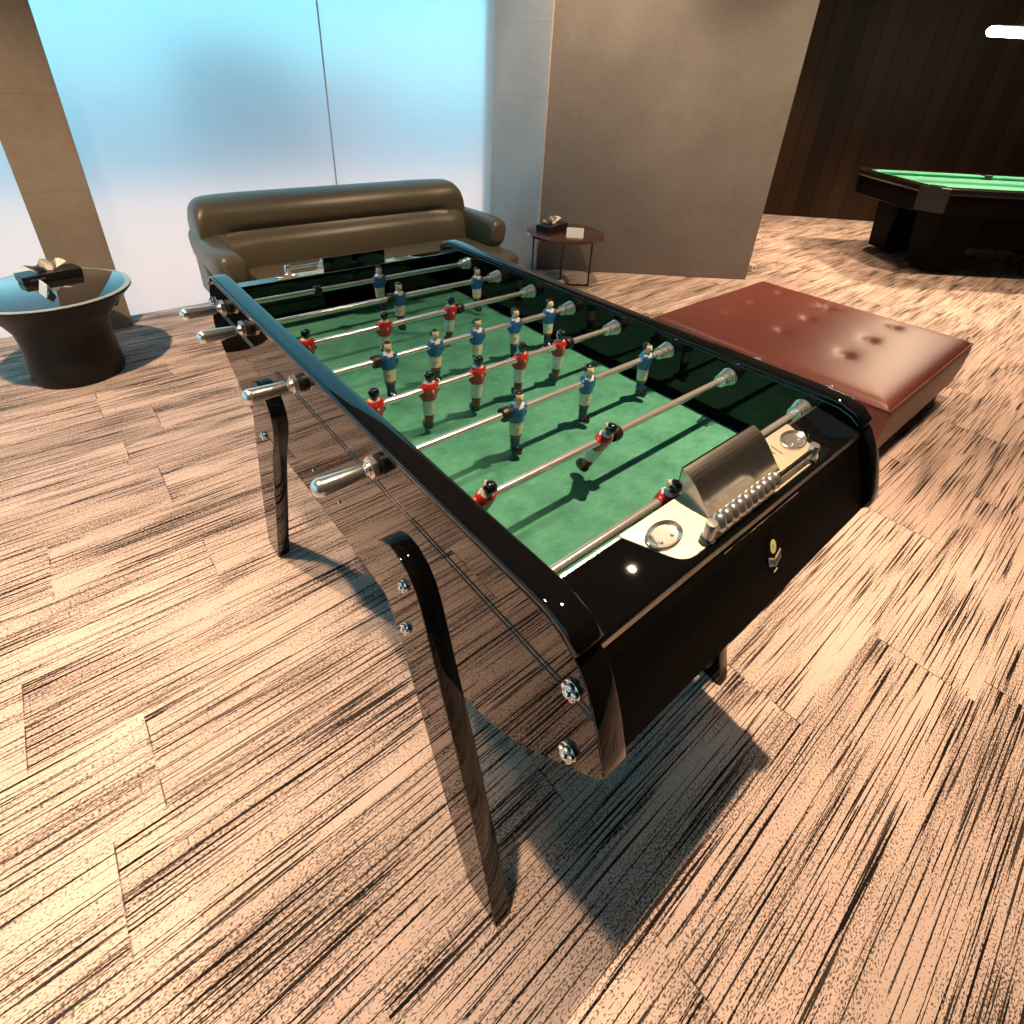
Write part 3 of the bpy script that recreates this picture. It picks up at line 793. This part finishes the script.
# rails: ring with sloping green cushions
g = G(); g.loft([oring(.012, .15, .70), oring(.0, .15, .715), oring(0, .15, .748), oring(.006, .15, .752), oring(.105, .07, .752), oring(.112, .06, .745), oring(.112, .06, .70)], caps=False, smooth=False)
obj('rail', g, M['pool_rail'], PT)
g = G(); g.loft([oring(.108, .06, .752), oring(.150, .06, .748), oring(.158, .06, .738), oring(.140, .06, .716)], caps=False, smooth=False)
obj('cushion_rubber', g, M['pool_cloth'], PT)
def pocket(u, v):
    g = G(); c = pw(u, v, 0); g.lathe([(.001, .735), (.058, .735), (.062, .755), (.068, .756), (.07, .70), (.001, .70)], (c[0], c[1], 0), 2, 20); obj('pocket', g, M['rubber'], PT)
for u, v in [(.12, V0+.12), (U1-.12, V0+.12), (.12, V1-.12), (U1-.12, V1-.12), (U1/2, V0+.10), (U1/2, V1-.10)]: pocket(u, v)
# apron and corner blocks
g = G(); g.loft([oring(.02, .15, .70), oring(.035, .15, .545), oring(.06, .14, .535), oring(.30, .1, .535)], smooth=False)
obj('apron', g, M['pool_black'], PT)
oc = octo(0, .15)
for (a, b) in ((7, 0), (5, 6)):
    (u0, v0), (u1, v1) = oc[a], oc[b]
    m_ = Vector((u0+u1, v0+v1))/2; nrm = (m_-Vector((U1/2, (V0+V1)/2))).normalized()
    q = []
    for z, off in ((.56, -.020), (.742, .004)):
        q.append([pw(u0+.0*nrm[0]+nrm[0]*off, v0+nrm[1]*off, z), pw(u1+nrm[0]*off, v1+nrm[1]*off, z), pw(u1-nrm[0]*.03, v1-nrm[1]*.03, z), pw(u0-nrm[0]*.03, v0-nrm[1]*.03, z)])
    obj('corner_block', G().loft(q, smooth=False), M['pool_corner'], PT)
# pedestal legs and the beams between them
def pbox(u0, u1, v0, v1, z0, z1, tap=0):
    g = G(); g.loft([[pw(u0+tap, v0+tap, z0), pw(u1-tap, v0+tap, z0), pw(u1-tap, v1-tap, z0), pw(u0+tap, v1-tap, z0)], [pw(u0, v0, z1), pw(u1, v0, z1), pw(u1, v1, z1), pw(u0, v1, z1)]], smooth=False); return g
for u in (.34, 1.83):
    for v in (.05, .66):
        lg = obj('leg', pbox(u, u+.38, v, v+.34, .045, .54, .04), M['pool_black'], PT)
        obj('foot', G().lathe([(.05, 0), (.06, .005), (.06, .02), (.03, .045)], Vector(pw(u+.19, v+.17, 0))[:2]+(0,) if False else (pw(u+.19, v+.17, 0)[0], pw(u+.19, v+.17, 0)[1], 0), 2, 18), M['rubber'], lg)
obj('beam', pbox(.72, 1.85, .10, .18, .24, .54), M['pool_black'], PT)
obj('beam', pbox(.72, 1.85, .80, .88, .24, .54), M['pool_black'], PT)
# lamp over it
LP = thing('pendant_lamp', 'lit white linear lamp hanging above the pool table', 'lamp', (5.56, 1.29, 1.80))
def lw(t, z=1.85): q = Vector((5.56, 1.29, z))+PD*t; return (q.x, q.y, q.z)
obj('tube', G().tube([lw(0), lw(.02), lw(1.6), lw(1.62)], [.02, .036, .036, .02], 14), M['lamp'], LP)
obj('housing', G().tube([lw(.05, 1.882), lw(1.57, 1.882)], .012, 10), M['black_metal'], LP)
for t in (.25, 1.35): obj('cable', G().tube([lw(t, 1.90), lw(t, H)], .004, 6), M['black_metal'], LP)

# small white things on the carpet, half hidden by the pillar
pts = [(4.64+.018*cos(a), 2.235-.045*cos(a), .062+.055*sin(a)) for a in [2*pi*k/20 for k in range(20)]]
tag(obj('cable_ring', G().tube(pts, .007, 8, closed=True), M['white_plastic']), 'white ring on the carpet showing past the edge of the concrete pillar', 'ring')
g = G().box((3.89, 1.865, 0), (3.955, 1.925, .06), 0, .006); g.lathe([(.001, 0), (.011, 0), (.011, -.003), (.001, -.003)], (3.921, 1.865, .032), 1, 14, 1)
tag(obj('floor_socket', g, [M['white_plastic'], M['rubber']]), 'small white block with a black dot on the carpet at the pillar edge', 'socket')

# ------------------------------------------------------------------ light
def spot(loc, tgt, power, col, size=100, blend=.6, r=.05):
    l = bpy.data.lights.new('spotlight', 'SPOT'); l.energy = power; l.color = col; l.spot_size = radians(size); l.spot_blend = blend; l.shadow_soft_size = r
    o = bpy.data.objects.new('spotlight', l); COL.objects.link(o); o.location = loc
    d = Vector(tgt)-Vector(loc); o.rotation_euler = d.to_track_quat('-Z', 'Y').to_euler(); return o
WARM = (1, .70, .44)
for x, y, tx, ty, pw_, sz, bl, r in [
        (.60, .0, .50, -.26, 440, 72, 1.0, .022),      # over the near half of the football table
        (-.85, .42, -1.3, .45, 440, 63, .9, .05),   # left floor
        (-1.1, 1.85, -.85, 2.2, 400, 88, .8, .06),   # coffee table, column
        (2.3, .1, 2.2, .1, 260, 74, .8, .06),     # ottoman
        (1.85, 1.7, 2.45, 2.75, 210, 104, .8, .05),   # side table, pillar
        (3.3, 1.0, 3.4, 1.6, 170, 80, .8, .06),
        (4.3, .4, 4.4, .8, 320, 84, .8, .06),
        (6.1, .75, 6.1, .75, 480, 92, .6, .08),     # pool table
        (5.0, 2.7, 5.6, 3.0, 250, 80, .8, .06)]:
    spot((x, y, H-.05), (tx, ty, 0), pw_, WARM, sz, bl, r)
spot((6.6, 1.15, 2.3), (2.45, .38, .33), 190, WARM, 20, .8, .12)      # added unseen spot that lays a sheen on the ottoman
# daylight: sky seen through the frosted glass, sun on the terrace
w = bpy.data.worlds.new('sky'); SC.world = w; w.use_nodes = True; nt = w.node_tree; bg = nt.nodes['Background']
tc = nt.nodes.new('ShaderNodeTexCoord'); sp = nt.nodes.new('ShaderNodeSeparateXYZ'); nt.links.new(tc.outputs['Generated'], sp.inputs[0])
c = ramp(nt, math_node(nt, 'ADD', math_node(nt, 'MULTIPLY', sp.outputs[2], .5), .5), [(.48, (.30, .75, .95)), (.505, (.30, .85, 1.0)), (.58, (.16, .80, 1.0)), (.75, (.04, .66, .98)), (1, (.02, .5, .9))])
nt.links.new(c, bg.inputs[0]); bg.inputs[1].default_value = 1.9
sun = bpy.data.lights.new('sun', 'SUN'); sun.energy = 14; sun.color = (1, .80, .65); sun.angle = radians(1)
so = bpy.data.objects.new('sun', sun); COL.objects.link(so); so.rotation_euler = Vector((-.7, .05, -.6)).to_track_quat('-Z', 'Y').to_euler()

vs_ = SC.view_settings; vs_.view_transform = 'Standard'; vs_.look = 'None'; vs_.exposure = -.02; vs_.gamma = 1; vs_.use_curve_mapping = False
SC.cycles.max_bounces = 10; SC.cycles.transmission_bounces = 8; SC.cycles.sample_clamp_indirect = 6
